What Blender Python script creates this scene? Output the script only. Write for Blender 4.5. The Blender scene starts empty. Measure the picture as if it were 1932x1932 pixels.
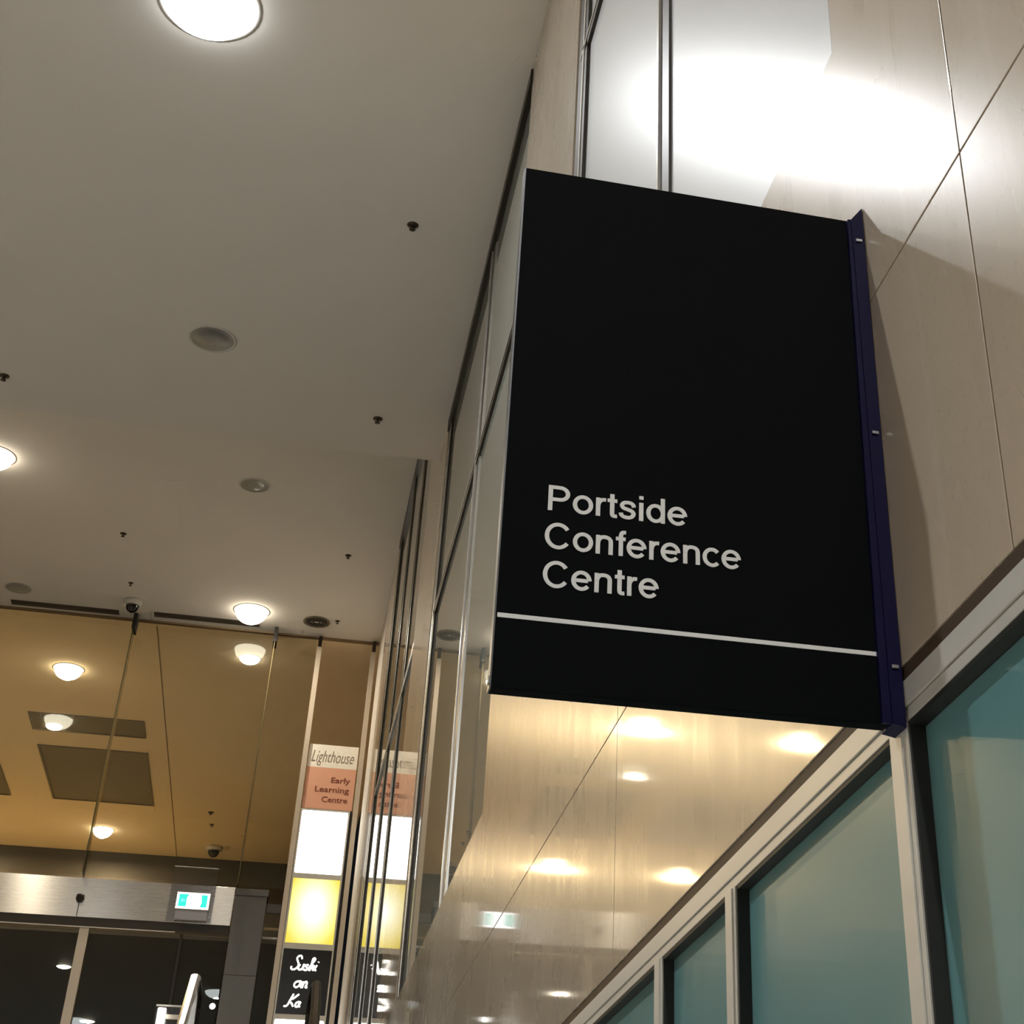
import bpy, bmesh, math, random
from mathutils import Vector, Matrix

# ------------------------------------------------------------------ camera, world, exposure
SC = bpy.context.scene
COL = SC.collection
S = 0.8           # metres per layout unit (distance from the camera to the right-hand wall = 1 unit)
EYE = 1.6

def W(x, y, z):
    return Vector((x * S, y * S, EYE + z * S))

cam_data = bpy.data.cameras.new('camera')
cam_data.sensor_width = 36.0
cam_data.lens = 36.0 * 2858.44 / 1932.0
cam_data.shift_x = (966.0 - 1268.2) / 1932.0
cam_data.shift_y = (784.15 - 966.0) / 1932.0
cam_data.clip_start = 0.05
cam_data.clip_end = 300
cam = bpy.data.objects.new('camera', cam_data)
COL.objects.link(cam)
cam.location = (0, 0, EYE)
cam.rotation_euler = (math.radians(90 + 32.5025), 0, math.radians(-14.0835))
SC.camera = cam

world = bpy.data.worlds.new('night')
SC.world = world
world.use_nodes = True
world.node_tree.nodes['Background'].inputs[0].default_value = (0.02, 0.024, 0.03, 1)
world.node_tree.nodes['Background'].inputs[1].default_value = 0.2

SC.view_settings.view_transform = 'Standard'
SC.view_settings.look = 'None'
SC.view_settings.gamma = 1
SC.view_settings.use_curve_mapping = False
SC.view_settings.exposure = 0.0

cy = SC.cycles
cy.use_denoising = True
cy.max_bounces = 5
cy.diffuse_bounces = 3
cy.glossy_bounces = 3
cy.use_adaptive_sampling = True
cy.adaptive_threshold = 0.09
cy.adaptive_min_samples = 12
cy.transparent_max_bounces = 12
cy.caustics_reflective = False
cy.caustics_refractive = False
cy.sample_clamp_indirect = 12.0
cy.blur_glossy = 0.3

LAMP_NEUTRAL = (0.93, 0.95, 0.97)
LAMP_WHITE = (1.0, 0.88, 0.70)
LAMP_WARM = (1.0, 0.70, 0.38)
P_A = 1750.0      # radiance of the lamp cores
P_B = 6700.0
P_C = 6500.0
P_CAN = 400.0  # added fill lamps out of view
P_FAR = 2912.0
P_WARM = 8200.0
P_WHITE = 360.0
BOWL = 12.0      # radiance of the bowls that imitate lens bloom round the cores

# ------------------------------------------------------------------ materials
def mat(name, base, rough=0.5, metal=0.0, coat=0.0, coat_rough=0.03, spec=0.5, aniso=0.0):
    m = bpy.data.materials.new(name)
    m.use_nodes = True
    b = m.node_tree.nodes['Principled BSDF']
    b.inputs['Base Color'].default_value = (*base, 1)
    b.inputs['Roughness'].default_value = rough
    b.inputs['Metallic'].default_value = metal
    b.inputs['Coat Weight'].default_value = coat
    b.inputs['Coat Roughness'].default_value = coat_rough
    b.inputs['Specular IOR Level'].default_value = spec
    if aniso:
        b.inputs['Anisotropic'].default_value = aniso
    return m

def nodes_of(m):
    return m.node_tree.nodes, m.node_tree.links, m.node_tree.nodes['Principled BSDF']

def mottled(name, base, amount=0.12, scale=6.0, stretch=(1, 1, 1), **k):
    """a plain colour with soft procedural unevenness"""
    m = mat(name, base, **k)
    n, l, b = nodes_of(m)
    geo = n.new('ShaderNodeNewGeometry')
    mp = n.new('ShaderNodeMapping')
    mp.inputs['Scale'].default_value = stretch
    no = n.new('ShaderNodeTexNoise')
    no.inputs['Scale'].default_value = scale
    no.inputs['Detail'].default_value = 4
    mx = n.new('ShaderNodeMix')
    mx.data_type = 'RGBA'
    mx.inputs[6].default_value = (*[c * (1 - amount) for c in base], 1)
    mx.inputs[7].default_value = (*[min(1, c * (1 + amount)) for c in base], 1)
    l.new(geo.outputs['Position'], mp.inputs['Vector'])
    l.new(mp.outputs['Vector'], no.inputs['Vector'])
    l.new(no.outputs['Fac'], mx.inputs[0])
    l.new(mx.outputs[2], b.inputs['Base Color'])
    return m

def emis(name, col, strength):
    m = bpy.data.materials.new(name)
    m.use_nodes = True
    n, l = m.node_tree.nodes, m.node_tree.links
    n.clear()
    e = n.new('ShaderNodeEmission')
    e.inputs[0].default_value = (*col, 1)
    e.inputs[1].default_value = strength
    o = n.new('ShaderNodeOutputMaterial')
    l.new(e.outputs[0], o.inputs[0])
    return m

def clear_glass(name, tint=(0.93, 0.95, 0.93), ior=1.45, rough=0.0):
    m = bpy.data.materials.new(name)
    m.use_nodes = True
    n, l = m.node_tree.nodes, m.node_tree.links
    n.clear()
    t = n.new('ShaderNodeBsdfTransparent')
    t.inputs[0].default_value = (*tint, 1)
    g = n.new('ShaderNodeBsdfGlossy')
    g.inputs['Roughness'].default_value = rough
    g.inputs['Color'].default_value = (0.9, 0.93, 0.9, 1)
    f = n.new('ShaderNodeFresnel')
    f.inputs['IOR'].default_value = ior
    mx = n.new('ShaderNodeMixShader')
    o = n.new('ShaderNodeOutputMaterial')
    l.new(f.outputs[0], mx.inputs[0])
    l.new(t.outputs[0], mx.inputs[1])
    l.new(g.outputs[0], mx.inputs[2])
    l.new(mx.outputs[0], o.inputs[0])
    return m

def stone_material(name='polished_limestone', lo=0.23, hi=0.33, spec=0.6):
    m = mat(name, (0.5, 0.42, 0.33), rough=0.3, coat=0.85, coat_rough=0.045, spec=spec)
    n, l, b = nodes_of(m)
    geo = n.new('ShaderNodeNewGeometry')
    # broad upright clouding (vein-cut slabs)
    mp = n.new('ShaderNodeMapping'); mp.inputs['Scale'].default_value = (1, 1.5, 0.5)
    l.new(geo.outputs['Position'], mp.inputs['Vector'])
    n1 = n.new('ShaderNodeTexNoise'); n1.inputs['Scale'].default_value = 1.7; n1.inputs['Detail'].default_value = 4
    n1.inputs['Distortion'].default_value = 0.15
    l.new(mp.outputs['Vector'], n1.inputs['Vector'])
    r1 = n.new('ShaderNodeValToRGB')
    r1.color_ramp.elements[0].position = 0.25; r1.color_ramp.elements[0].color = (0.445, 0.364, 0.266, 1)
    r1.color_ramp.elements[1].position = 0.78; r1.color_ramp.elements[1].color = (0.52, 0.43, 0.322, 1)
    l.new(n1.outputs['Fac'], r1.inputs[0])
    # thin pale veins
    w = n.new('ShaderNodeTexWave'); w.wave_type = 'BANDS'; w.bands_direction = 'Y'
    w.inputs['Scale'].default_value = 0.95; w.inputs['Distortion'].default_value = 9.0
    w.inputs['Detail'].default_value = 3; w.inputs['Detail Scale'].default_value = 0.7
    mpw = n.new('ShaderNodeMapping'); mpw.inputs['Scale'].default_value = (1, 1, 0.25)
    l.new(geo.outputs['Position'], mpw.inputs['Vector'])
    l.new(mpw.outputs['Vector'], w.inputs['Vector'])
    rv = n.new('ShaderNodeValToRGB')
    rv.color_ramp.elements[0].position = 0.985; rv.color_ramp.elements[0].color = (0, 0, 0, 1)
    rv.color_ramp.elements[1].position = 1.0; rv.color_ramp.elements[1].color = (0.10, 0.10, 0.10, 1)
    l.new(w.outputs['Fac'], rv.inputs[0])
    mv = n.new('ShaderNodeMix'); mv.data_type = 'RGBA'
    mv.inputs[7].default_value = (0.72, 0.62, 0.5, 1)
    l.new(rv.outputs[0], mv.inputs[0]); l.new(r1.outputs[0], mv.inputs[6])
    # fine dark fossil specks
    n2 = n.new('ShaderNodeTexNoise'); n2.inputs['Scale'].default_value = 75; n2.inputs['Detail'].default_value = 2
    l.new(geo.outputs['Position'], n2.inputs['Vector'])
    r2 = n.new('ShaderNodeValToRGB')
    r2.color_ramp.elements[0].position = 0.62; r2.color_ramp.elements[0].color = (0, 0, 0, 1)
    r2.color_ramp.elements[1].position = 0.72; r2.color_ramp.elements[1].color = (0.24, 0.24, 0.24, 1)
    l.new(n2.outputs['Fac'], r2.inputs[0])
    ms = n.new('ShaderNodeMix'); ms.data_type = 'RGBA'
    ms.inputs[7].default_value = (0.26, 0.20, 0.15, 1)
    l.new(r2.outputs[0], ms.inputs[0]); l.new(mv.outputs[2], ms.inputs[6])
    l.new(ms.outputs[2], b.inputs['Base Color'])
    # polish varies in upright streaks
    n3 = n.new('ShaderNodeTexNoise'); n3.inputs['Scale'].default_value = 7; n3.inputs['Detail'].default_value = 2
    mp3 = n.new('ShaderNodeMapping'); mp3.inputs['Scale'].default_value = (1, 1.4, 0.3)
    l.new(geo.outputs['Position'], mp3.inputs['Vector']); l.new(mp3.outputs['Vector'], n3.inputs['Vector'])
    mr = n.new('ShaderNodeMapRange')
    mr.inputs['To Min'].default_value = lo; mr.inputs['To Max'].default_value = hi
    l.new(n3.outputs['Fac'], mr.inputs['Value']); l.new(mr.outputs[0], b.inputs['Roughness'])
    bp = n.new('ShaderNodeBump'); bp.inputs['Strength'].default_value = 0.003; bp.inputs['Distance'].default_value = 0.02
    l.new(n3.outputs['Fac'], bp.inputs['Height'])
    l.new(bp.outputs[0], b.inputs['Coat Normal'])
    return m

def brushed_steel(name, base=(0.62, 0.59, 0.54), rough=0.27, aniso=0.95):
    m = mat(name, base, rough=rough, metal=1.0, aniso=aniso)
    n, l, b = nodes_of(m)
    # fine grain running along X
    geo = n.new('ShaderNodeNewGeometry')
    mp = n.new('ShaderNodeMapping'); mp.inputs['Scale'].default_value = (0.6, 1, 60)
    no = n.new('ShaderNodeTexNoise'); no.inputs['Scale'].default_value = 4
    mr = n.new('ShaderNodeMapRange'); mr.inputs['To Min'].default_value = rough * 0.85; mr.inputs['To Max'].default_value = rough * 1.2
    l.new(geo.outputs['Position'], mp.inputs['Vector']); l.new(mp.outputs['Vector'], no.inputs['Vector'])
    l.new(no.outputs['Fac'], mr.inputs['Value']); l.new(mr.outputs[0], b.inputs['Roughness'])
    cx = n.new('ShaderNodeCombineXYZ'); cx.inputs[2].default_value = 1.0
    l.new(cx.outputs[0], b.inputs['Tangent'])
    return m

def lamp_box(name):
    """yellow translucent face, paler and brighter in front of its lamp"""
    m = emis(name, (1, 0.8, 0.2), 1)
    n, l = m.node_tree.nodes, m.node_tree.links
    e = [x for x in n if x.type == 'EMISSION'][0]
    tc = n.new('ShaderNodeTexCoord')
    mp = n.new('ShaderNodeMapping')
    mp.inputs['Location'].default_value = (-0.5 * 1.6, 0, -0.55 * 1.5)
    mp.inputs['Scale'].default_value = (1.6, 0.0, 1.5)
    g = n.new('ShaderNodeTexGradient'); g.gradient_type = 'SPHERICAL'
    r = n.new('ShaderNodeValToRGB')
    r.color_ramp.elements[0].position = 0.0; r.color_ramp.elements[0].color = (1.0, 0.78, 0.10, 1)
    r.color_ramp.elements[1].position = 0.9; r.color_ramp.elements[1].color = (1.0, 0.98, 0.82, 1)
    k = n.new('ShaderNodeMapRange'); k.inputs['To Min'].default_value = 1.05; k.inputs['To Max'].default_value = 1.9
    l.new(tc.outputs['Generated'], mp.inputs[0]); l.new(mp.outputs[0], g.inputs[0])
    l.new(g.outputs['Fac'], r.inputs[0]); l.new(r.outputs[0], e.inputs[0])
    l.new(g.outputs['Fac'], k.inputs[0]); l.new(k.outputs[0], e.inputs[1])
    return m

M = dict(
    stone=stone_material(),
    stone_honed=stone_material('honed_limestone', 0.5, 0.6, 0.2),
    plaster=mottled('ceiling_plaster', (0.74, 0.705, 0.65), amount=0.03, scale=1.5, rough=0.9, spec=0.1),
    plaster_warm=mottled('ceiling_plaster_entrance', (0.86, 0.72, 0.51), amount=0.03, scale=1.5, rough=0.9, spec=0.1),  # same ceiling plaster with the warm lamp light tinted into its colour
    wall_paint=mottled('wall_paint', (0.55, 0.50, 0.43), amount=0.05, scale=1.0, rough=0.8),
    floor=mottled('terrazzo_floor', (0.60, 0.56, 0.50), amount=0.2, scale=18, rough=0.35),
    gap=mat('dark_recess', (0.018, 0.013, 0.009), rough=0.8),
    gap_brown=mat('brown_recess', (0.05, 0.03, 0.015), rough=0.6),
    gasket=mat('black_gasket', (0.012, 0.012, 0.011), rough=0.5),
    alu=mottled('anodised_aluminium', (0.62, 0.60, 0.54), amount=0.08, scale=3, stretch=(1, 1, 8), rough=0.38, metal=0.25),
    alu_bright=mat('bright_aluminium', (0.72, 0.70, 0.64), rough=0.25, metal=0.7),
    bronze=mat('dark_bronze_frame', (0.035, 0.028, 0.02), rough=0.4, metal=0.3),
    white_glass=mottled('white_glass', (0.66, 0.68, 0.69), amount=0.03, scale=1.2, rough=0.31, coat=0.6, coat_rough=0.02, spec=1.0),
    green_glass=mottled('pale_green_glass', (0.29, 0.30, 0.255), amount=0.04, scale=1.2, rough=0.22, coat=1.0, coat_rough=0.01, spec=0.0),
    shop_glass=mottled('frosted_teal_glass', (0.12, 0.265, 0.27), amount=0.06, scale=1.6, rough=0.3, coat=0.5, coat_rough=0.02),
    sign_black=mottled('black_sign_paint', (0.0034, 0.0040, 0.0046), amount=0.15, scale=20, rough=0.6, spec=0.04),
    sign_edge=mat('sign_edge', (0.10, 0.10, 0.10), rough=0.4, metal=0.4),
    sign_white=mat('sign_lettering', (0.86, 0.86, 0.84), rough=0.5),
    blue=mat('navy_blue_bracket', (0.004, 0.003, 0.034), rough=0.45, spec=0.15),
    screw=mat('screw_steel', (0.5, 0.5, 0.52), rough=0.3, metal=1.0),
    steel=brushed_steel('brushed_steel'),
    steel_dull=brushed_steel('dull_steel', base=(0.15, 0.143, 0.13), rough=0.38, aniso=0.5),
    chrome=mat('polished_steel', (0.75, 0.73, 0.70), rough=0.12, metal=1.0),
    rail_steel=mat('handrail_steel', (0.10, 0.095, 0.088), rough=0.22, metal=1.0),
    joint=mat('joint_line', (0.22, 0.15, 0.08), rough=0.8),
    rubber=mat('handrail_rubber', (0.02, 0.02, 0.02), rough=0.3),
    glass=clear_glass('clear_glass'),
    fin_glass=clear_glass('fin_glass', tint=(0.86, 0.88, 0.82), ior=1.5, rough=0.05),
    acrylic=clear_glass('clear_acrylic', tint=(0.88, 0.88, 0.9), ior=1.5, rough=0.15),
    fin_edge=mat('glass_fin_edge', (0.10, 0.08, 0.04), rough=0.15, coat=1.0),
    pale_post=mottled('pale_aluminium_post', (0.60, 0.52, 0.42), amount=0.05, scale=2, rough=0.35, metal=0.2),
    charcoal=mottled('charcoal_cladding', (0.045, 0.038, 0.028), amount=0.1, scale=2, rough=0.5),
    night=mat('black_canopy', (0.012, 0.011, 0.010), rough=0.6),
    night_glass=mat('black_window_glass', (0.006, 0.006, 0.006), rough=0.15),
    grille=mottled('duct_grille', (0.20, 0.17, 0.11), amount=0.08, scale=9, rough=0.7),
    grille_dark=mat('slot_grille', (0.04, 0.03, 0.02), rough=0.7),
    trim_white=mat('fitting_white', (0.60, 0.58, 0.53), rough=0.5),
    lamp_dark=mat('unlit_reflector', (0.34, 0.34, 0.32), rough=0.35, metal=0.5),
    sprinkler=mat('sprinkler_metal', (0.06, 0.04, 0.025), rough=0.4, metal=0.5),
    dome=mat('smoked_dome', (0.01, 0.009, 0.008), rough=0.12),
    lens_a=emis('lamp_core_a', LAMP_NEUTRAL, P_A),
    lens_b=emis('lamp_core_b', LAMP_NEUTRAL, P_B),
    lens_c=emis('lamp_core_c', LAMP_NEUTRAL, P_C),
    lens_can=emis('lamp_core_can', LAMP_NEUTRAL, P_CAN),
    lens_far=emis('lamp_core_far', LAMP_WHITE, P_FAR),
    lens_warm=emis('lamp_core_warm', LAMP_WARM, P_WARM),
    lens_white=emis('lamp_core_white', LAMP_WHITE, P_WHITE),
    bowl=emis('lamp_bowl', LAMP_WHITE, BOWL),
    bowl_bright=emis('lamp_bowl_bright', LAMP_NEUTRAL, 8.0),
    bowl_warm=emis('lamp_bowl_warm', (1.0, 0.82, 0.55), BOWL),
    box_white=emis('lightbox_white', (1.0, 0.97, 0.90), 5.0),
    box_yellow=lamp_box('lightbox_yellow'),
    neon=emis('white_neon', (1.0, 0.95, 0.85), 5.0),
    panel_cream=mat('unlit_cream_panel', (0.90, 0.86, 0.76), rough=0.4),
    panel_pink=mat('unlit_pink_panel', (0.74, 0.39, 0.27), rough=0.4),
    ink_grey=mat('grey_ink', (0.20, 0.15, 0.11), rough=0.6),
    ink_brown=mat('brown_ink', (0.20, 0.05, 0.025), rough=0.6),
    panel_black=mat('black_acrylic', (0.006, 0.005, 0.004), rough=0.25),
    exit_white=emis('exit_face', (1.0, 1.0, 1.0), 2.6),
    exit_green=emis('exit_green', (0.06, 1.0, 0.80), 1.0),
    exit_pale=emis('exit_pale_green', (0.25, 1.0, 0.95), 1.2),
    led=emis('white_strip_lamp', (1.0, 0.98, 0.93), 6.0),
    body_grey=mat('grey_plastic', (0.42, 0.42, 0.46), rough=0.5),
)

# ------------------------------------------------------------------ mesh helpers
def link(name, me, m, parent=None):
    o = bpy.data.objects.new(name, me)
    if m is not None and not me.materials:
        me.materials.append(m)
    COL.objects.link(o)
    if parent is not None:
        o.parent = parent
        o.matrix_parent_inverse = Matrix.Translation(-parent.location) if parent.type == 'EMPTY' else parent.matrix_world.inverted()
    return o

def tag(o, label=None, cat=None, group=None, kind=None):
    if label: o['label'] = label
    if cat: o['category'] = cat
    if group: o['group'] = group
    if kind: o['kind'] = kind
    return o

def empty(name, loc, label=None, cat=None, group=None, kind=None):
    o = bpy.data.objects.new(name, None)
    o.empty_display_size = 0.1
    COL.objects.link(o)
    o.location = loc
    return tag(o, label, cat, group, kind)

def bm_box(bm, a, b):
    a, b = Vector(a), Vector(b)
    lo = Vector(map(min, a, b)); hi = Vector(map(max, a, b))
    v = [bm.verts.new((x, y, z)) for x in (lo.x, hi.x) for y in (lo.y, hi.y) for z in (lo.z, hi.z)]
    for f in ((0, 1, 3, 2), (4, 6, 7, 5), (0, 4, 5, 1), (2, 3, 7, 6), (0, 2, 6, 4), (1, 5, 7, 3)):
        bm.faces.new([v[i] for i in f])

def finish(bm, name, m, parent=None, bevel=0.0, smooth=False):
    if bevel:
        bmesh.ops.bevel(bm, geom=list(bm.edges), offset=bevel, segments=2, affect='EDGES', profile=0.5)
    bmesh.ops.recalc_face_normals(bm, faces=list(bm.faces))
    me = bpy.data.meshes.new(name)
    bm.to_mesh(me); bm.free()
    if smooth:
        for p in me.polygons: p.use_smooth = True
    return link(name, me, m, parent)

def box(name, a, b, m, parent=None, bevel=0.0):
    """a, b in layout units"""
    bm = bmesh.new()
    bm_box(bm, W(*a), W(*b))
    return finish(bm, name, m, parent, bevel)

def boxes(name, lst, m, parent=None):
    bm = bmesh.new()
    for a, b in lst: bm_box(bm, W(*a), W(*b))
    return finish(bm, name, m, parent)

def lathe(name, prof, loc, m, parent=None, seg=32):
    """prof: (radius, z) in metres, spun about a vertical axis at loc (world metres)"""
    bm = bmesh.new()
    rings = []
    for r, z in prof:
        if r < 1e-6:
            rings.append([bm.verts.new((loc[0], loc[1], loc[2] + z))])
        else:
            rings.append([bm.verts.new((loc[0] + r * math.cos(2 * math.pi * i / seg), loc[1] + r * math.sin(2 * math.pi * i / seg), loc[2] + z)) for i in range(seg)])
    for A, B in zip(rings, rings[1:]):
        for i in range(seg):
            j = (i + 1) % seg
            if len(A) == 1 and len(B) == 1: continue
            if len(A) == 1: bm.faces.new((A[0], B[i], B[j]))
            elif len(B) == 1: bm.faces.new((A[i], A[j], B[0]))
            else: bm.faces.new((A[i], A[j], B[j], B[i]))
    return finish(bm, name, m, parent, smooth=True)

def sweep(name, pts, prof, m, parent=None, closed_ends=True):
    """sweep a (side, up) profile along pts lying in a constant-X plane; side = world X"""
    bm = bmesh.new()
    rings = []
    for i, p in enumerate(pts):
        a = pts[max(i - 1, 0)]; b = pts[min(i + 1, len(pts) - 1)]
        t = (Vector(b) - Vector(a)).normalized()
        side = Vector((1, 0, 0)); up = side.cross(t)
        rings.append([bm.verts.new(Vector(p) + side * s + up * u) for s, u in prof])
    k = len(prof)
    for A, B in zip(rings, rings[1:]):
        for i in range(k):
            j = (i + 1) % k
            bm.faces.new((A[i], A[j], B[j], B[i]))
    if closed_ends:
        bm.faces.new(rings[0]); bm.faces.new(rings[-1])
    return finish(bm, name, m, parent, smooth=False)

def plate_from_poly(name, pts, y0, y1, m, parent=None):
    """extrude an (x, z) polygon between y0 and y1 (layout units)"""
    bm = bmesh.new()
    A = [bm.verts.new(W(x, y0, z)) for x, z in pts]
    B = [bm.verts.new(W(x, y1, z)) for x, z in pts]
    bm.faces.new(A); bm.faces.new(B[::-1])
    for i in range(len(pts)):
        j = (i + 1) % len(pts)
        bm.faces.new((A[i], B[i], B[j], A[j]))
    return finish(bm, name, m, parent)

def lettering(name, text, x0, z0, width, height, y, m, parent, bold=0.0, shear=0.0, align='L', extrude=0.002):
    """text on a plane facing the viewer (-Y); x0,z0 = left baseline in layout units; width of the line; height of a capital"""
    cu = bpy.data.curves.new('lettering_curve', 'FONT')
    cu.body = text
    cu.size = 1.0
    cu.offset = bold
    cu.shear = shear
    cu.extrude = 0.5
    cu.resolution_u = 4
    ob = bpy.data.objects.new('lettering_tmp', cu)
    COL.objects.link(ob)
    dg = bpy.context.evaluated_depsgraph_get()
    me = bpy.data.meshes.new_from_object(ob.evaluated_get(dg))
    bpy.data.objects.remove(ob); bpy.data.curves.remove(cu)
    xs = [v.co.x for v in me.vertices]
    mn, mxx = min(xs), max(xs)
    cap = 0.73
    for v in me.vertices:
        u = (v.co.x - mn) / (mxx - mn)
        h = v.co.y / cap
        dep = 1 if v.co.z > 0 else 0
        p = W(x0 + u * width, y, z0 + h * height)
        p.y -= extrude * dep
        v.co = p
    me.materials.clear()
    for p in me.polygons: p.material_index = 0
    return link(name, me, m, parent)

def smooth_path(pts, n=6):
    out = []
    for i in range(len(pts) - 1):
        p0, p1, p2, p3 = pts[max(i - 1, 0)], pts[i], pts[i + 1], pts[min(i + 2, len(pts) - 1)]
        for k in range(n):
            t = k / n
            out.append(tuple(0.5 * ((2 * b) + (c - a_) * t + (2 * a_ - 5 * b + 4 * c - d) * t * t + (-a_ + 3 * b - 3 * c + d) * t ** 3)
                             for a_, b, c, d in zip(p0, p1, p2, p3)))
    return out + [pts[-1]]

def arc(cx, cz, rx, rz, a0, a1, n=28):
    return [(cx + rx * math.cos(math.radians(a0 + (a1 - a0) * i / n)), cz + rz * math.sin(math.radians(a0 + (a1 - a0) * i / n))) for i in range(n + 1)]

SW = 0.156      # stem weight of the grotesque letters, in cap heights
GLYPH = {
    'P': (0.93, [[(0.16, 0), (0.16, 1)], [(0.16, 0.932), (0.50, 0.932)] + arc(0.50, 0.69, 0.27, 0.242, 90, -90, 16) + [(0.16, 0.448)]]),
    'C': (1.0, [arc(0.50, 0.5, 0.40, 0.445, 36, 324, 36)]),
    'o': (0.774, [arc(0.387, 0.365, 0.285, 0.312, 0, 360, 36)]),
    'c': (0.696, [arc(0.37, 0.365, 0.275, 0.312, 42, 318, 30)]),
    'e': (0.774, [arc(0.385, 0.365, 0.285, 0.312, 2, 322, 34), [(0.13, 0.375), (0.625, 0.375)]]),
    'd': (0.774, [arc(0.365, 0.365, 0.265, 0.312, 0, 360, 36), [(0.63, 0), (0.63, 1)]]),
    'i': (0.31, [[(0.155, 0), (0.155, 0.73)], [(0.155, 0.865), (0.155, 1.0)]]),
    'n': (0.774, [[(0.15, 0), (0.15, 0.73)], smooth_path([(0.15, 0.42), (0.19, 0.56), (0.28, 0.648), (0.40, 0.668), (0.53, 0.635), (0.60, 0.55), (0.612, 0.43)]) + [(0.612, 0)]]),
    'r': (0.464, [[(0.15, 0), (0.15, 0.73)], smooth_path([(0.15, 0.40), (0.19, 0.55), (0.28, 0.645), (0.36, 0.665), (0.43, 0.66)])]),
    't': (0.387, [[(0.19, 0.94), (0.19, 0.2)] + smooth_path([(0.19, 0.18), (0.205, 0.10), (0.26, 0.064), (0.37, 0.068)]), [(0.02, 0.675), (0.37, 0.675)]]),
    'f': (0.387, [smooth_path([(0.38, 0.932), (0.29, 0.932), (0.225, 0.89), (0.20, 0.79)]) + [(0.20, 0)], [(0.02, 0.675), (0.37, 0.675)]]),
    's': (0.696, [smooth_path([(0.585, 0.50), (0.545, 0.605), (0.45, 0.66), (0.345, 0.668), (0.23, 0.645), (0.16, 0.575), (0.165, 0.495), (0.23, 0.43),
                               (0.355, 0.39), (0.475, 0.35), (0.555, 0.285), (0.565, 0.195), (0.515, 0.115), (0.43, 0.07), (0.335, 0.062), (0.205, 0.088), (0.135, 0.155), (0.115, 0.23)], 4)]),
}

def grotesque(name, text, x0, z0, width, cap, y, m, parent, thick=0.0012):
    """flat upright letters built from ribbons; x0, z0 in layout units"""
    bm = bmesh.new()
    total = sum(GLYPH[c][0] for c in text) * cap
    k = width / total
    pen = x0 - 0.08 * cap * k
    layer = 0
    for c in text:
        adv, paths = GLYPH[c]
        for pth in paths:
            closed = len(pth) > 8 and math.dist(pth[0], pth[-1]) < 1e-4
            L, R = [], []
            layer += 1
            off = Vector((0, -0.00025 * (layer % 3), 0))
            for i, p in enumerate(pth):
                a_ = pth[i - 1] if i > 0 else (pth[-2] if closed else pth[0])
                b_ = pth[i + 1] if i < len(pth) - 1 else (pth[1] if closed else pth[-1])
                dx, dz = b_[0] - a_[0], b_[1] - a_[1]
                q = math.hypot(dx, dz)
                w = SW * (0.5 - 0.06 * abs(dx) / q)
                nx, nz = -dz / q * w, dx / q * w
                for lst, sg_ in ((L, 1), (R, -1)):
                    lst.append(W(pen + (p[0] + sg_ * nx) * cap * k, y, z0 + (p[1] + sg_ * nz) * cap) + off)
            vl = [bm.verts.new(p) for p in L]; vr = [bm.verts.new(p) for p in R]
            for i in range(len(pth) - 1):
                bm.faces.new((vl[i], vl[i + 1], vr[i + 1], vr[i]))
        pen += adv * cap * k
    r = bmesh.ops.extrude_face_region(bm, geom=list(bm.faces))
    bmesh.ops.translate(bm, verts=[v for v in r['geom'] if isinstance(v, bmesh.types.BMVert)], vec=(0, -thick, 0))
    return finish(bm, name, m, parent)

def neon_stroke(name, strokes, x0, z0, sx, sz, y, r, m, parent, slant=0.25):
    cu = bpy.data.curves.new('tube_curve', 'CURVE')
    cu.dimensions = '3D'; cu.bevel_depth = r; cu.bevel_resolution = 1; cu.resolution_u = 5
    for st in strokes:
        sp = cu.splines.new('BEZIER')
        sp.bezier_points.add(len(st) - 1)
        for bp, (a, b) in zip(sp.bezier_points, st):
            bp.co = W(x0 + (a + slant * b) * sx, y, z0 + b * sz)
            bp.handle_left_type = bp.handle_right_type = 'AUTO'
    ob = bpy.data.objects.new('tube_tmp', cu)
    COL.objects.link(ob)
    dg = bpy.context.evaluated_depsgraph_get()
    me = bpy.data.meshes.new_from_object(ob.evaluated_get(dg))
    bpy.data.objects.remove(ob); bpy.data.curves.remove(cu)
    me.materials.clear()
    return link(name, me, m, parent)

def copy_tree(o, loc, parent=None):
    c = o.copy(); COL.objects.link(c)
    if parent: c.parent = parent
    else: c.location = loc
    for ch in o.children: copy_tree(ch, None, c)
    return c

# ------------------------------------------------------------------ room shell
Z1 = 8.5          # near ceiling
Z2 = 11.1         # far, higher ceiling
YSTEP = 14.47     # where the lower ceiling stops
YF = 25.4         # glass front
XL = -12.0
FLOOR = -EYE / S
UPPER = 3.0       # level of the upper floor above the eye

tag(box('floor', (XL, -8, FLOOR - 0.2), (1.4, 17, FLOOR), M['floor']), 'pale terrazzo floor of the lower concourse', 'floor', kind='structure')
tag(box('floor', (XL, 19.9, UPPER - 0.5), (1.4, 46, UPPER), M['floor']), 'upper level floor slab by the entrance doors', 'floor', kind='structure')
tag(box('ceiling', (XL, -8, Z1), (1.4, YSTEP, Z1 + 0.3), M['plaster']), 'lower grey plaster ceiling above the black sign', 'ceiling', kind='structure')
tag(box('ceiling', (XL, YSTEP, Z2), (1.4, YF + 0.2, Z2 + 0.3), M['plaster']), 'higher beige plaster ceiling in front of the glass screen', 'ceiling', kind='structure')
tag(box('wall_front', (XL, YSTEP - 0.2, Z1 + 0.3), (1.0, YSTEP, Z2), M['plaster']), 'plaster upstand between the two ceiling heights', 'wall', kind='structure')
ent = tag(box('ceiling', (XL, YF + 0.2, Z2), (1.4, 40.2, Z2 + 0.3), M['plaster_warm']), 'orange-lit entrance ceiling behind the glass screen', 'ceiling', kind='structure')
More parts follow.
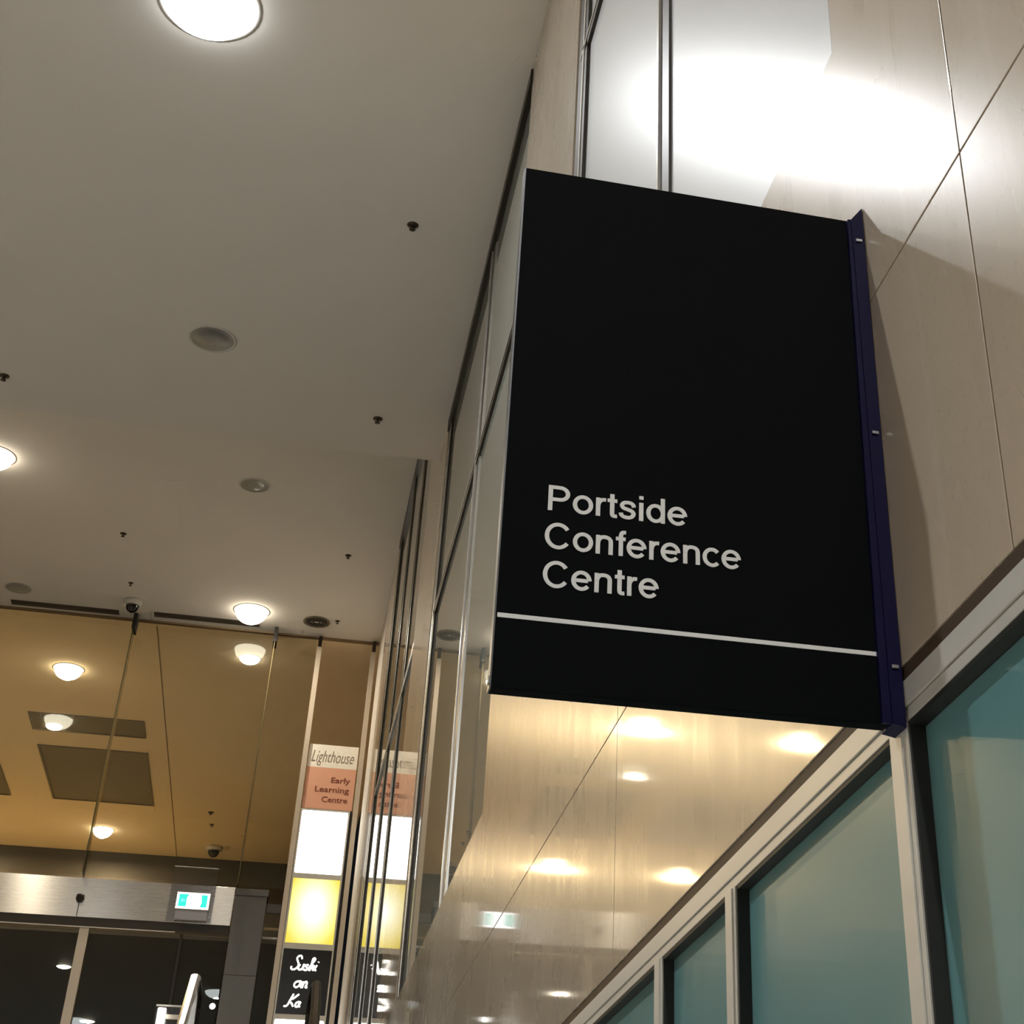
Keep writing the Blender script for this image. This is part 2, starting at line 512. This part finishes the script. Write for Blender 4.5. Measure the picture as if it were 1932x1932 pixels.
box('control_joint', (-2.82, YF + 0.3, Z2 - 0.006), (-2.803, 39.9, Z2 + 0.01), M['joint'], ent)
tag(box('wall_left', (XL - 0.2, -8, FLOOR), (XL, 46, Z2), M['wall_paint']), 'painted wall across the hall', 'wall', kind='structure')
tag(box('wall_rear', (XL, -8.2, FLOOR), (1.4, -8, Z1), M['wall_paint']), 'painted wall behind the viewer', 'wall', kind='structure')
tag(box('wall_back', (XL, 39.9, 8.11), (1.4, 40.2, Z2), M['charcoal']), 'dark charcoal bulkhead wall beyond the entrance', 'wall', kind='structure')

# ---- right-hand wall: stone base course and pilasters, each slab its own piece
wall = empty('wall_right', W(1.0, 6, FLOOR), 'polished beige limestone wall with slab joints on the right', 'wall', kind='structure')
box('backing', (1.055, -3, 1.06), (1.4, 26, Z2 + 0.3), M['gap'], wall)
G = 0.0022
rows = [(1.063, 1.866), (1.866, 2.682)]
ys = [-3.9, -1.02, 1.86, 4.74, 7.62, 10.5, 13.38, 16.26, 19.14, 22.02, 25.3]
for (za, zb) in rows:
    for ya, yb in zip(ys, ys[1:]):
        box('stone_slab', (1.0, ya + G, za + G), (1.05, yb - G, zb - G), M['stone'], wall, bevel=0.0012)
for (ya, yb, ztop, cuts) in ((0.2, 2.42, Z1, 2), (6.26, 8.36, Z1, 3), (13.62, 15.86, Z2, 4), (21.5, 23.3, Z2, 4)):
    zz = [2.684 + (ztop - 0.006 - 2.684) * i / cuts for i in range(cuts + 1)]
    for za, zb in zip(zz, zz[1:]):
        box('stone_slab', (1.002, ya, za), (1.055, yb, zb), M['stone'] if ya < 10 else M['stone_honed'], wall)

# ---- upper window bays
def bay(n, label, y0, y1, z1, mullions, tz, glassm, head=True, near_cap=True, near_jamb=0.08):
    w = empty('window_%d' % n, W(1.04, (y0 + y1) / 2, 2.7), label, 'window', kind='structure')
    edges = [y0] + mullions + [y1]
    zb = 2.684
    for ya, yb in zip(edges, edges[1:]):
        for za, zc in ((zb, tz - 0.035), (tz + 0.035, z1 - 0.02)):
            box('pane', (1.032, ya + 0.02, za), (1.05, yb - 0.05, zc), glassm, w)
    for my in mullions:
        box('gasket', (1.02, my - 0.07, zb), (1.04, my + 0.05, z1 - 0.01), M['bronze'], w)
        box('mullion', (1.008, my + 0.055, zb), (1.04, my + 0.085, z1 - 0.01), M['alu_bright'], w)
        if near_cap: box('mullion', (1.022, my - 0.09, zb), (1.04, my - 0.075, z1 - 0.01), M['alu_bright'], w)
    box('jamb', (1.010, y1 - 0.10, zb), (1.045, y1 - 0.002, z1 - 0.01), M['bronze'], w)
    box('jamb', (1.006, y1 - 0.17, zb), (1.04, y1 - 0.13, z1 - 0.01), M['alu_bright'], w)
    box('jamb', (1.012, y1 - 0.24, zb), (1.04, y1 - 0.18, z1 - 0.01), M['bronze'], w)
    box('jamb', (1.026, y0 + 0.002, zb), (1.045, y0 + near_jamb, z1 - 0.01), M['bronze'], w)
    box('transom', (1.012, y0 + 0.05, tz - 0.035), (1.04, y1 - 0.05, tz + 0.012), M['bronze'], w)
    box('transom', (1.006, y0 + 0.05, tz + 0.013), (1.04, y1 - 0.05, tz + 0.035), M['alu_bright'], w)
    if head:
        box('head_channel', (0.99, y0 + 0.002, z1 - 0.14), (1.045, y1 - 0.002, z1 - 0.012), M['bronze'], w)
    return w
bay(1, 'white glass wall panels glaring with lamp light above the black sign', 2.46, 6.24, Z1, [4.19], 6.38, M['white_glass'], near_cap=False, near_jamb=0.02)
bay(2, 'tall pale window bay just left of the black sign', 8.38, 13.6, Z1, [10.45], 6.22, M['green_glass'])
bay(3, 'farthest tall window bay beside the lit directory pylon', 15.88, 21.48, Z2, [17.4, 19.3], 6.95, M['green_glass'], near_cap=False)
wl = tag(box('wall_end', (1.02, 23.32, 2.69), (1.06, YF, Z2 - 0.006), M['wall_paint']), 'narrow pale wall strip beside the glass screen', 'wall', kind='structure')

# ---- shopfront under the stone
tr = tag(box('trim_1', (1.003, -3, 1.0365), (1.054, 26, 1.0625), M['gap_brown']), 'dark brown shadow gap under the stone', 'trim', kind='structure')
shop = empty('window_4', W(1.0, 2.4, FLOOR), 'teal frosted glass shopfront with pale aluminium frame', 'window', kind='structure')
box('header', (1.0, -3, 0.990), (1.06, 26, 1.036), M['alu'], shop, bevel=0.001)
box('header', (1.004, -3, 0.9655), (1.06, 26, 0.9885), M['alu'], shop, bevel=0.001)
smull = [-0.95, 0.15, 1.25, 2.364, 3.435, 4.145, 5.25, 6.35, 7.45, 8.55, 9.65]
for y in smull:
    box('mullion', (0.998, y - 0.018, FLOOR), (1.04, y + 0.036, 0.9650), M['alu'], shop, bevel=0.001)
    box('mullion', (1.002, y - 0.036, FLOOR), (1.04, y - 0.019, 0.9650), M['alu'], shop, bevel=0.001)
    box('gasket', (1.006, y - 0.044, FLOOR), (1.045, y - 0.0365, 0.964), M['gasket'], shop)
for ya, yb in zip(smull, smull[1:]):
    box('gasket', (1.006, ya + 0.037, 0.956), (1.05, yb - 0.045, 0.965), M['gasket'], shop)
    box('pane', (1.034, ya + 0.037, FLOOR), (1.05, yb - 0.045, 0.955), M['shop_glass'], shop)

# ------------------------------------------------------------------ black blade sign
sg = empty('blade_sign', W(1.0, 2.33, 0.955), 'large black projecting sign lettered Portside Conference Centre', 'sign')
box('panel', (0.2795, 2.332, 0.957), (0.972, 2.362, 2.083), M['sign_black'], sg, bevel=0.0012)
box('edge_strip', (0.2765, 2.3335, 0.957), (0.2792, 2.3605, 2.083), M['sign_edge'], sg)
box('rule', (0.2815, 2.3305, 1.0835), (0.968, 2.3318, 1.0915), M['sign_white'], sg)
for txt, z, wd in (('Portside', 1.2985, 0.2605), ('Conference', 1.2235, 0.3595), ('Centre', 1.1485, 0.208)):
    o = grotesque('lettering', txt, 0.3578, z, wd, 0.0505, 2.3319, M['sign_white'], sg)
    tag(o, 'pale grey word %s' % txt)
# wall bracket: folded navy channel with a raked top
br = bmesh.new()
prof = [(0.9735, 2.078), (0.9985, 2.112), (0.9985, 0.950), (0.9735, 0.955)]
A = [br.verts.new(W(x, 2.318, z)) for x, z in prof]
B = [br.verts.new(W(x, 2.372, z)) for x, z in prof]
br.faces.new(A); br.faces.new(B[::-1])
for i in range(4):
    j = (i + 1) % 4
    br.faces.new((A[i], B[i], B[j], A[j]))
bro = finish(br, 'bracket', M['blue'], sg)
tag(bro, 'navy blue wall bracket')
plate_from_poly('bracket_flange', [(0.957, 0.957), (0.9735, 0.957), (0.9735, 2.080), (0.966, 2.078)], 2.322, 2.331, M['blue'], sg)
for z in (2.02, 1.545, 1.06):
    box('screw', (0.979, 2.314, z - 0.003), (0.992, 2.318, z + 0.003), M['screw'], bro)
box('screw', (0.274, 2.334, 0.966), (0.2765, 2.346, 0.978), M['chrome'], sg)

# ------------------------------------------------------------------ ceiling fittings
def downlight(x, y, z, label, lens=None, d=0.46, drop=0.10, group=None, core=1.0):
    p = W(x, y, z)
    e = empty('downlight', p, label, 'ceiling light', group)
    r = d * S / 2
    lathe('trim_ring', [(r * 1.01, -0.001), (r * 1.14, -0.001), (r * 1.14, -0.004), (r * 1.01, -0.006), (r * 1.01, -0.001)], p, M['trim_white'], e)
    if lens:
        n = 6
        END = 1.3
        ang = [END * i / n for i in range(n + 1)]
        k = drop * S / math.sin(END)
        lathe('bowl', [(r, -0.001)] + [(r * math.cos(t), -0.002 - k * math.sin(t)) for t in ang], p, M['bowl_warm'] if lens is M['lens_warm'] else (M['bowl_bright'] if core < 1 else M['bowl']), e)  # glowing shell shaped to imitate lens bloom round a lit lamp
        rc = r * math.cos(END)
        lathe('lens', [(rc * core, -0.0025 - drop * S), (0, -0.0025 - drop * S)], p, lens, e)
    else:
        lathe('reflector', [(r * 1.05, -0.004), (r * 0.7, -0.002), (r * 0.62, -0.008), (r * 0.3, -0.012), (0, -0.012)], p, M['lamp_dark'], e)
    return e
downlight(-1.40, 8.32, Z1, 'blazing downlight at the top edge of the lower ceiling', M['lens_a'], d=0.66, drop=0.16, core=0.999)
downlight(-5.25, 3.70, Z1, 'lit downlight across the hall casting the deep sign shadow', M['lens_b'], d=0.60, drop=0.16, core=0.999)
downlight(0.42, -5.40, Z1, 'lit downlight behind the viewer lighting the sign face', M['lens_c'], d=0.60, drop=0.16)
def can_light(x, y, z, label):  # added unseen lamps; floor bounce brightens the lower ceiling
    p = W(x, y, z)
    e = empty('can_downlight', p, label, 'ceiling light', 'shrouded can downlights across the hall')
    lathe('shroud', [(0.0, 0.0), (0.27, 0.0), (0.27, -0.42), (0.25, -0.42), (0.25, -0.02), (0.0, -0.02)], p, M['gasket'], e)  # keeps the added light off the right wall
    lathe('lens', [(0.24, -0.03), (0.0, -0.03)], p, M['lens_can'], e)
for x, y, t in ((-5.25, -0.6, 'shrouded can downlight across the hall, behind the viewer'), (-9.1, -0.6, 'shrouded can downlight by the left wall, behind the viewer'),
                (-9.1, 3.7, 'shrouded can downlight by the left wall, level with the sign'), (-9.1, 8.3, 'shrouded can downlight by the left wall, farthest of them')):
    can_light(x, y, Z1, t)
downlight(-1.40, 12.68, Z1, 'unlit round downlight in the middle of the lower ceiling', d=0.40)
downlight(-1.25, 20.24, Z2, 'unlit round downlight just beyond the ceiling step', d=0.40)
downlight(-4.86, 20.26, Z2, 'lit downlight cut by the left picture edge', M['lens_far'], d=0.54, drop=0.2)
downlight(-1.22, 24.67, Z2, 'bright downlight in front of the glass screen by the slot grille', M['lens_far'], d=0.54, drop=0.22)
downlight(-4.99, 24.7, Z2, 'unlit round downlight at the far left near the slot grille', d=0.40)
downlight(-1.22, 26.75, Z2, 'white downlight just behind the glass screen', M['lens_white'], d=0.36, drop=0.10)
downlight(-4.46, 28.05, Z2, 'warm glowing downlight behind the glass screen, upper of two', M['lens_warm'], d=0.50, drop=0.2)
downlight(-4.98, 31.15, Z2, 'small white downlight beside the dark ceiling grille', M['lens_white'], d=0.32, drop=0.08)
downlight(-4.46, 38.01, Z2, 'warm glowing downlight nearest the dark bulkhead', M['lens_warm'], d=0.46, drop=0.2)
downlight(-7.75, 28.05, Z2, 'warm downlight seen as the upper right glint in the stone', M['lens_warm'], d=0.50, drop=0.2)
downlight(-7.75, 38.01, Z2, 'warm downlight seen as the lower right glint in the stone', M['lens_warm'], d=0.46, drop=0.2)

def sprinkler(x, y, z, label, d=0.10, group='pendent sprinklers'):
    p = W(x, y, z)
    e = empty('sprinkler', p, label, 'sprinkler', group)
    r = d * S / 2
    lathe('escutcheon', [(0, 0), (r, 0), (r, -0.004), (r * 0.6, -0.012), (0, -0.012)], p, M['sprinkler'], e, seg=16)
    lathe('deflector', [(0, -0.012), (r * 0.18, -0.012), (r * 0.18, -0.035), (r * 0.55, -0.038), (r * 0.55, -0.042), (0, -0.042)], p, M['sprinkler'], e, seg=12)
    return e
sprinkler(0.30, 10.49, Z1, 'dark sprinkler head nearest the top of the black sign')
sprinkler(0.27, 13.75, Z1, 'dark sprinkler head near the edge of the lower ceiling')
sprinkler(-3.43, 13.85, Z1, 'dark sprinkler head at the left picture edge')
sprinkler(-3.20, 22.28, Z2, 'small dark sprinkler head above the dome camera')
sprinkler(0.24, 22.18, Z2, 'small dark sprinkler head left of the farthest window bay')
sprinkler(0.23, 24.73, Z2, 'tiny dark sprinkler head beside the round ceiling vent', d=0.08)
sprinkler(-3.17, 24.05, Z2, 'tiny sprinkler head right above the dome camera', d=0.08)
sprinkler(-1.96, 36.07, Z2, 'sprinkler head on the entrance ceiling, upper one', d=0.14)
sprinkler(-1.94, 37.01, Z2, 'sprinkler head on the entrance ceiling, lower one', d=0.10)

def dome_camera(x, y, z, label, r=0.10):
    p = W(x, y, z)
    e = empty('dome_camera', p, label, 'camera')
    lathe('base', [(0, 0), (r * 1.25, 0), (r * 1.2, -0.06), (r * 0.9, -0.075), (0, -0.075)], p, M['trim_white'], e, seg=20)
    lathe('dome', [(r * 0.85, -0.075)] + [(r * 0.85 * math.cos(a), -0.075 - r * math.sin(a)) for a in (0.4, 0.8, 1.2)] + [(0, -0.075 - r)], p, M['dome'], e, seg=20)
    return e
dome_camera(-3.16, 24.75, Z2, 'small dark dome camera on the ceiling above the glass fin')
dome_camera(-1.89, 38.85, Z2, 'dark dome camera by the bulkhead on the entrance ceiling', r=0.13)

def slot(x0, x1, y, z, label):
    e = empty('slot_diffuser', W((x0 + x1) / 2, y, z), label, 'air vent', 'linear slot diffusers')
    box('slot_face', (x0, y - 0.09, z - 0.012), (x1, y + 0.09, z - 0.002), M['grille_dark'], e)
    box('slot_blade', (x0 + 0.01, y - 0.012, z - 0.02), (x1 - 0.01, y + 0.012, z - 0.0125), M['sprinkler'], e)
slot(-5.16, -3.42, 25.28, Z2 - 0.001, 'long dark ceiling slot left of the dome camera')
slot(-2.84, -1.08, 25.2, Z2 - 0.001, 'long dark ceiling slot right of the dome camera')
e = empty('round_vent', W(-0.12, 24.84, Z2), 'dark round ceiling vent above the directory pylon', 'air vent')
lathe('rim', [(0.155, -0.001), (0.185, -0.001), (0.18, -0.016), (0.155, -0.012), (0.155, -0.001)], W(-0.12, 24.84, Z2), M['grille'], e)
for r0 in (0.15, 0.105, 0.06):
    lathe('cone', [(r0, -0.002), (r0 * 0.8, -0.022), (r0 * 0.72, -0.004)], W(-0.12, 24.84, Z2), M['grille_dark'], e)

def grille(x0, x1, y0, y1, label):
    e = empty('ceiling_grille', W((x0 + x1) / 2, (y0 + y1) / 2, Z2), label, 'air vent', 'dark ceiling grilles')
    box('panel', (x0, y0, Z2 - 0.012), (x1, y1, Z2 - 0.002), M['grille'], e)
    boxes('frame', [((x0, y0, Z2 - 0.03), (x1, y0 + 0.04, Z2 - 0.0125)), ((x0, y1 - 0.04, Z2 - 0.03), (x1, y1, Z2 - 0.0125)),
                    ((x0, y0 + 0.041, Z2 - 0.03), (x0 + 0.04, y1 - 0.041, Z2 - 0.0125)), ((x1 - 0.04, y0 + 0.041, Z2 - 0.03), (x1, y1 - 0.041, Z2 - 0.0125))], M['grille'], e)
grille(-5.41, -3.22, 30.45, 31.4, 'narrow dark ceiling grille with a white downlight at its corner')
grille(-5.41, -3.22, 32.33, 35.85, 'large dark square ceiling grille behind the glass screen')
grille(-8.5, -6.3, 32.33, 35.85, 'large dark ceiling grille cut by the left picture edge')

# ------------------------------------------------------------------ glass screen, entrance head and doors
gl = empty('window_5', W(-3, YF, UPPER), 'frameless full height glass screen under the ceiling edge', 'window', kind='structure')
gx = [XL + 0.05, -6.0, -3.12, -0.78, -0.06]
for a, b in zip(gx, gx[1:]):
    box('pane', (a + 0.01, YF + 0.10, 6.70), (b - 0.01, YF + 0.115, Z2 - 0.03), M['glass'], gl)
box('head_channel', (XL + 0.05, YF + 0.07, Z2 - 0.03), (1.0, YF + 0.15, Z2 - 0.002), M['joint'], gl)

def fin(x, label, zb, edge):
    e = empty('glass_fin', W(x, YF, zb), label, 'glass fin', 'vertical glass fins of the screen')
    box('blade', (x - 0.012, YF - 0.22, zb), (x + 0.012, YF + 0.09, Z2 - 0.30), M['fin_glass'], e)
    box('edge', (x - 0.007, YF - 0.235, zb), (x + 0.007, YF - 0.221, Z2 - 0.30), edge, e)
    box('patch_fitting', (x - 0.03, YF - 0.24, Z2 - 0.30), (x + 0.03, YF + 0.09, Z2 - 0.031), M['gasket'], e)
fin(-3.13, 'glass fin with black clamp below the dome camera', 6.66, M['fin_edge'])
fin(-0.78, 'glass fin with black clamp right of the bright downlight', 6.66, M['fin_edge'])

hd = empty('entrance_header', W(-2.6, YF, 5.9), 'long brushed steel beam over the entrance doors', 'beam')
box('beam', (-9.0, YF, 6.045), (-0.81, YF + 0.28, 6.64), M['steel'], hd, bevel=0.002)
box('soffit_lip', (-9.0, YF + 0.01, 5.91), (-0.815, YF + 0.27, 6.044), M['bronze'], hd)
box('drip_strip', (-9.0, YF + 0.002, 5.895), (-1.62, YF + 0.03, 5.909), M['alu'], hd)
lathe('sensor', [(0, 0.05), (0.045, 0.05), (0.05, 0.0), (0.03, -0.04), (0, -0.045)], W(-3.11, YF - 0.03, 6.31), M['dome'], hd, seg=16)
box('cable', (-3.117, YF - 0.012, 6.05), (-3.108, YF - 0.002, 6.27), M['bronze'], hd)

dr = empty('door_1', W(-3, YF, UPPER), 'dark glass entrance doors with a pale upright post', 'door', kind='structure')
box('post', (-3.03, YF + 0.02, UPPER), (-2.89, YF + 0.16, 5.894), M['pale_post'], dr)
box('pane', (-6.0, YF + 0.12, UPPER), (-3.04, YF + 0.135, 5.893), M['glass'], dr)
box('pane', (-2.88, YF + 0.12, UPPER), (-1.55, YF + 0.135, 5.893), M['glass'], dr)
box('stile', (-1.54, YF + 0.1, UPPER), (-1.50, YF + 0.16, 5.893), M['bronze'], dr)
box('pane', (-1.49, YF + 0.12, UPPER), (-0.82, YF + 0.135, 5.893), M['glass'], dr)

cl = empty('steel_column', W(-0.55, YF, UPPER), 'dull steel clad column at the right end of the entrance beam', 'column')
box('cladding', (-0.795, YF - 0.02, UPPER), (-0.30, YF + 0.4, 5.30), M['steel_dull'], cl, bevel=0.004)
box('cladding', (-0.795, YF - 0.02, 5.305), (-0.30, YF + 0.4, 6.52), M['steel_dull'], cl, bevel=0.004)
box('cap', (-0.797, YF - 0.03, 6.521), (-0.285, YF + 0.41, 6.625), M['steel_dull'], cl, bevel=0.003)
sl = empty('side_light', W(-0.17, YF + 0.2, UPPER), 'dark side window between the steel column and directory pylon', 'window')
box('head_rail', (-0.284, YF + 0.2, 6.33), (-0.065, YF + 0.26, 6.47), M['steel_dull'], sl)
box('mid_rail', (-0.295, YF + 0.2, 5.93), (-0.065, YF + 0.25, 5.955), M['alu'], sl)
box('pane', (-0.295, YF + 0.215, UPPER), (-0.065, YF + 0.225, 5.929), M['glass'], sl)
box('pane', (-0.295, YF + 0.215, 5.956), (-0.065, YF + 0.225, 6.329), M['glass'], sl)

cn = empty('entrance_canopy', W(-4, 36, 7.75), 'black canopy outside the entrance doors', 'canopy')
box('slab', (-11.9, 34.0, 7.77), (1.0, 45.9, 8.05), M['night'], cn)
box('roof_sheet', (-11.9, 34.0, 8.051), (1.0, 39.8, 8.1), M['grille'], cn)  # unseen sheet added to bounce lamp light onto the entrance ceiling
box('dark_glazing', (-11.9, 45.6, UPPER), (1.0, 45.8, 7.76), M['night_glass'], cn)
downlight(-4.6, 37.2, 7.768, 'white downlight under the black canopy outside', M['lens_white'], d=0.30, drop=0.04)
downlight(-4.54, 43.45, 7.768, 'white downlight under the canopy near the bottom picture edge', M['lens_white'], d=0.36, drop=0.04)

# ---- illuminated exit sign with clear plate
ex = empty('exit_sign', W(-1.42, YF - 0.12, 6.2), 'small lit green and white exit sign on the steel beam', 'sign')
box('back_plate', (-1.79, YF - 0.03, 6.06), (-1.11, YF - 0.018, 6.90), M['acrylic'], ex)
box('plate_edge', (-1.79, YF - 0.032, 6.901), (-1.11, YF - 0.016, 6.915), M['alu_bright'], ex)
box('housing', (-1.675, YF - 0.14, 6.225), (-1.165, YF - 0.032, 6.485), M['trim_white'], ex, bevel=0.004)
fc = box('face', (-1.668, YF - 0.149, 6.232), (-1.172, YF - 0.1405, 6.478), M['exit_white'], ex)
plate_from_poly('green_field', [(-1.635, 6.262), (-1.635, 6.45), (-1.485, 6.45), (-1.515, 6.40), (-1.515, 6.262)], YF - 0.153, YF - 0.1495, M['exit_green'], fc)
plate_from_poly('green_field', [(-1.305, 6.262), (-1.285, 6.33), (-1.30, 6.45), (-1.205, 6.45), (-1.205, 6.262)], YF - 0.153, YF - 0.1495, M['exit_green'], fc)
plate_from_poly('arrow', [(-1.61, 6.355), (-1.575, 6.39), (-1.575, 6.37), (-1.54, 6.37), (-1.54, 6.34), (-1.575, 6.34), (-1.575, 6.32)], YF - 0.157, YF - 0.1535, M['exit_pale'], fc)
plate_from_poly('running_figure', [(-1.43, 6.27), (-1.40, 6.33), (-1.43, 6.37), (-1.40, 6.41), (-1.35, 6.40), (-1.33, 6.36), (-1.355, 6.34), (-1.335, 6.28), (-1.36, 6.27), (-1.38, 6.31), (-1.41, 6.26)], YF - 0.157, YF - 0.1535, M['exit_white'], fc)
box('lower_case', (-1.66, YF - 0.11, 6.07), (-1.175, YF - 0.034, 6.222), M['body_grey'], ex)

# ------------------------------------------------------------------ directory pylon
YP = YF - 0.05
py = empty('directory_pylon', W(0.43, YP, UPPER), 'tall illuminated directory pylon with stacked shop light boxes', 'sign')
box('post', (-0.055, YP - 0.02, UPPER), (0.028, YP + 0.10, Z2 - 0.25), M['pale_post'], py)
box('post', (0.885, YP - 0.02, UPPER), (0.965, YP + 0.10, Z2 - 0.25), M['pale_post'], py)
for x in (-0.014, 0.925):
    box('ceiling_clamp', (x - 0.03, YP, Z2 - 0.25), (x + 0.03, YP + 0.08, Z2 - 0.04), M['bronze'], py)
box('case', (0.035, YP + 0.012, UPPER), (0.878, YP + 0.10, 7.985), M['gasket'], py)
for x0, x1 in ((0.036, 0.062), (0.812, 0.836)):
    box('frame_stile', (x0, YP - 0.012, UPPER), (x1, YP + 0.0115, 7.985), M['alu'], py)
for z0, z1 in ((7.955, 7.985), (6.845, 6.925), (5.74, 5.83), (4.69, 4.765)):
    box('frame_rail', (0.0625, YP - 0.012, z0), (0.8115, YP + 0.0115, z1), M['alu'], py)
# the unlit pink panel: cream head, pink field
pk = box('tenant_panel', (0.045, YP + 0.015, 8.0), (0.862, YP + 0.05, 8.705), M['panel_pink'], py)
tag(pk, 'unlit pink panel lettered Early Learning Centre')
box('cream_band', (0.045, YP + 0.015, 8.706), (0.862, YP + 0.05, 9.10), M['panel_cream'], pk)
lettering('lettering', 'Lighthouse', 0.10, 8.80, 0.70, 0.215, YP + 0.0145, M['ink_grey'], pk, bold=-0.012, shear=0.3)
for t, z, x0, wd in (('Early', 8.455, 0.47, 0.31), ('Learning', 8.29, 0.22, 0.56), ('Centre', 8.12, 0.35, 0.42)):
    lettering('lettering', t, x0, z, wd, 0.098, YP + 0.0145, M['ink_brown'], pk, bold=0.012)
tag(box('light_box', (0.064, YP - 0.004, 6.928), (0.810, YP + 0.0115, 7.952), M['box_white'], py, bevel=0.02), 'plain glowing white light box')
tag(box('light_box', (0.064, YP - 0.004, 5.833), (0.810, YP + 0.0115, 6.842), M['box_yellow'], py), 'glowing yellow light box')
bl = box('tenant_panel', (0.064, YP - 0.004, 4.768), (0.810, YP + 0.0115, 5.737), M['panel_black'], py)
tag(bl, 'black panel with white neon script')
SUS = [[(0.62, 0.98), (0.42, 1.25), (0.2, 1.05), (0.35, 0.75), (0.5, 0.5), (0.35, 0.08), (0.05, 0.1), (0.0, 0.3)],
       [(0.62, 0.5), (0.6, 0.15), (0.75, 0.05), (0.92, 0.2), (0.97, 0.5), (0.95, 0.1), (1.08, 0.08)],
       [(1.3, 0.5), (1.15, 0.45), (1.2, 0.3), (1.32, 0.18), (1.22, 0.03), (1.08, 0.1)],
       [(1.45, 0.05), (1.55, 0.6), (1.6, 1.1), (1.52, 0.55), (1.5, 0.05), (1.62, 0.4), (1.76, 0.45), (1.78, 0.1), (1.88, 0.06)],
       [(1.98, 0.5), (1.96, 0.1), (2.08, 0.06)], [(2.02, 0.75), (2.03, 0.8)]]
ON = [[(0.35, 0.5), (0.12, 0.45), (0.05, 0.2), (0.2, 0.05), (0.38, 0.15), (0.42, 0.4), (0.35, 0.5), (0.55, 0.4)],
      [(0.62, 0.5), (0.62, 0.05), (0.7, 0.38), (0.86, 0.48), (0.92, 0.3), (0.92, 0.08), (1.05, 0.08)]]
KA = [[(0.0, 0.05), (0.2, 0.08), (0.32, 0.55), (0.42, 1.1)], [(0.85, 1.1), (0.55, 0.75), (0.32, 0.52), (0.55, 0.3), (0.75, 0.05)],
      [(1.15, 0.45), (0.95, 0.42), (0.88, 0.18), (1.0, 0.04), (1.15, 0.2), (1.17, 0.45), (1.17, 0.1), (1.3, 0.06)]]
neon_stroke('neon_word', SUS, 0.20, 5.42, 0.19, 0.175, YP - 0.014, 0.0105, M['neon'], bl)
neon_stroke('neon_word', ON, 0.27, 5.155, 0.21, 0.2, YP - 0.014, 0.0105, M['neon'], bl)
neon_stroke('neon_word', KA, 0.17, 4.87, 0.19, 0.175, YP - 0.014, 0.0105, M['neon'], bl)
tag(box('light_box', (0.064, YP - 0.004, UPPER + 0.8), (0.810, YP + 0.0115, 4.687), M['box_white'], py, bevel=0.02), 'lowest glowing white light box')

# ------------------------------------------------------------------ escalator head by the pylon
es = empty('escalator', W(-0.2, 20.5, UPPER), 'escalator with steel-edged handrails rising to the entrance level', 'escalator')
hz = 4.10
def handrail_path(x, ytop):
    pts = []
    y0 = ytop - 9.5
    for i in range(11):                      # incline
        y = y0 + (ytop - 1.3 - y0) * i / 10
        pts.append((x, y, hz - 0.05 - (ytop - 1.3 - y) * 0.577))
    pts += [(x, ytop - 1.0, hz + 0.0), (x, ytop - 0.5, hz + 0.02)]
    for k in range(0, 9):                    # the return loop
        a = math.pi / 2 - math.pi * k / 8
        pts.append((x, ytop - 0.1 + 0.42 * math.cos(a), hz - 0.40 + 0.42 * math.sin(a)))
    return [W(*p) for p in pts]
rail_prof = [(-0.045, -0.02), (-0.04, 0.018), (-0.02, 0.03), (0.02, 0.03), (0.04, 0.018), (0.045, -0.02)]
for x in (-0.93, 0.49):
    sweep('handrail', handrail_path(x, 20.9), rail_prof, M['rail_steel'], es)
    plate = bmesh.new()
    pth = [p for p in handrail_path(x, 20.9)]
    top = [Vector((p.x, p.y, p.z - 0.03)) for p in pth[:14]] + [Vector((p.x, p.y - 0.03, p.z)) for p in pth[14:]]
    base = [Vector((p.x, p.y, min(p.z, W(0, 0, hz).z) - 0.85)) for p in pth[:13]]
    for dx in (-0.006, 0.006):
        vs = [plate.verts.new(q + Vector((dx, 0, 0))) for q in top + base[::-1]]
        plate.faces.new(vs)
    finish(plate, 'balustrade', M['steel_dull'], es)
bm = bmesh.new()
for i in range(22):
    y = 12.2 + i * 0.4
    z = UPPER - (20.6 - y) * 0.577
    if z > UPPER: z = UPPER
    bm_box(bm, W(-0.85, y, z - 0.3), W(0.41, y + 0.4, z))
finish(bm, 'step_band', M['steel_dull'], es)
lathe('indicator_lamp', [(0, 0.03), (0.022, 0.02), (0.03, 0), (0.022, -0.02), (0, -0.03)], W(-0.73, 20.95, 3.99), M['led'], es, seg=12)

gb = empty('glass_barrier', W(-1.2, 21, UPPER), 'glass barrier panel with steel rail left of the escalator', 'barrier')
box('pane', (-1.405, 21.0, UPPER), (-1.0, 21.02, 3.97), M['acrylic'], gb)
box('top_edge', (-1.41, 20.99, 3.971), (-0.998, 21.03, 3.99), M['alu'], gb)
box('rail', (-1.27, 20.93, 3.815), (-1.0, 20.98, 3.865), M['pale_post'], gb)
lp = empty('light_post', W(-1.38, 20.9, UPPER), 'narrow glowing white light post left of the escalator', 'lamp')  # no lamp here: a reflection in the barrier glass built as a glowing strip
box('diffuser', (-1.375, 20.86, UPPER + 0.05), (-1.275, 20.92, 3.93), M['led'], lp, bevel=0.01)
box('base', (-1.395, 20.85, UPPER), (-1.255, 20.93, UPPER + 0.05), M['steel_dull'], lp)
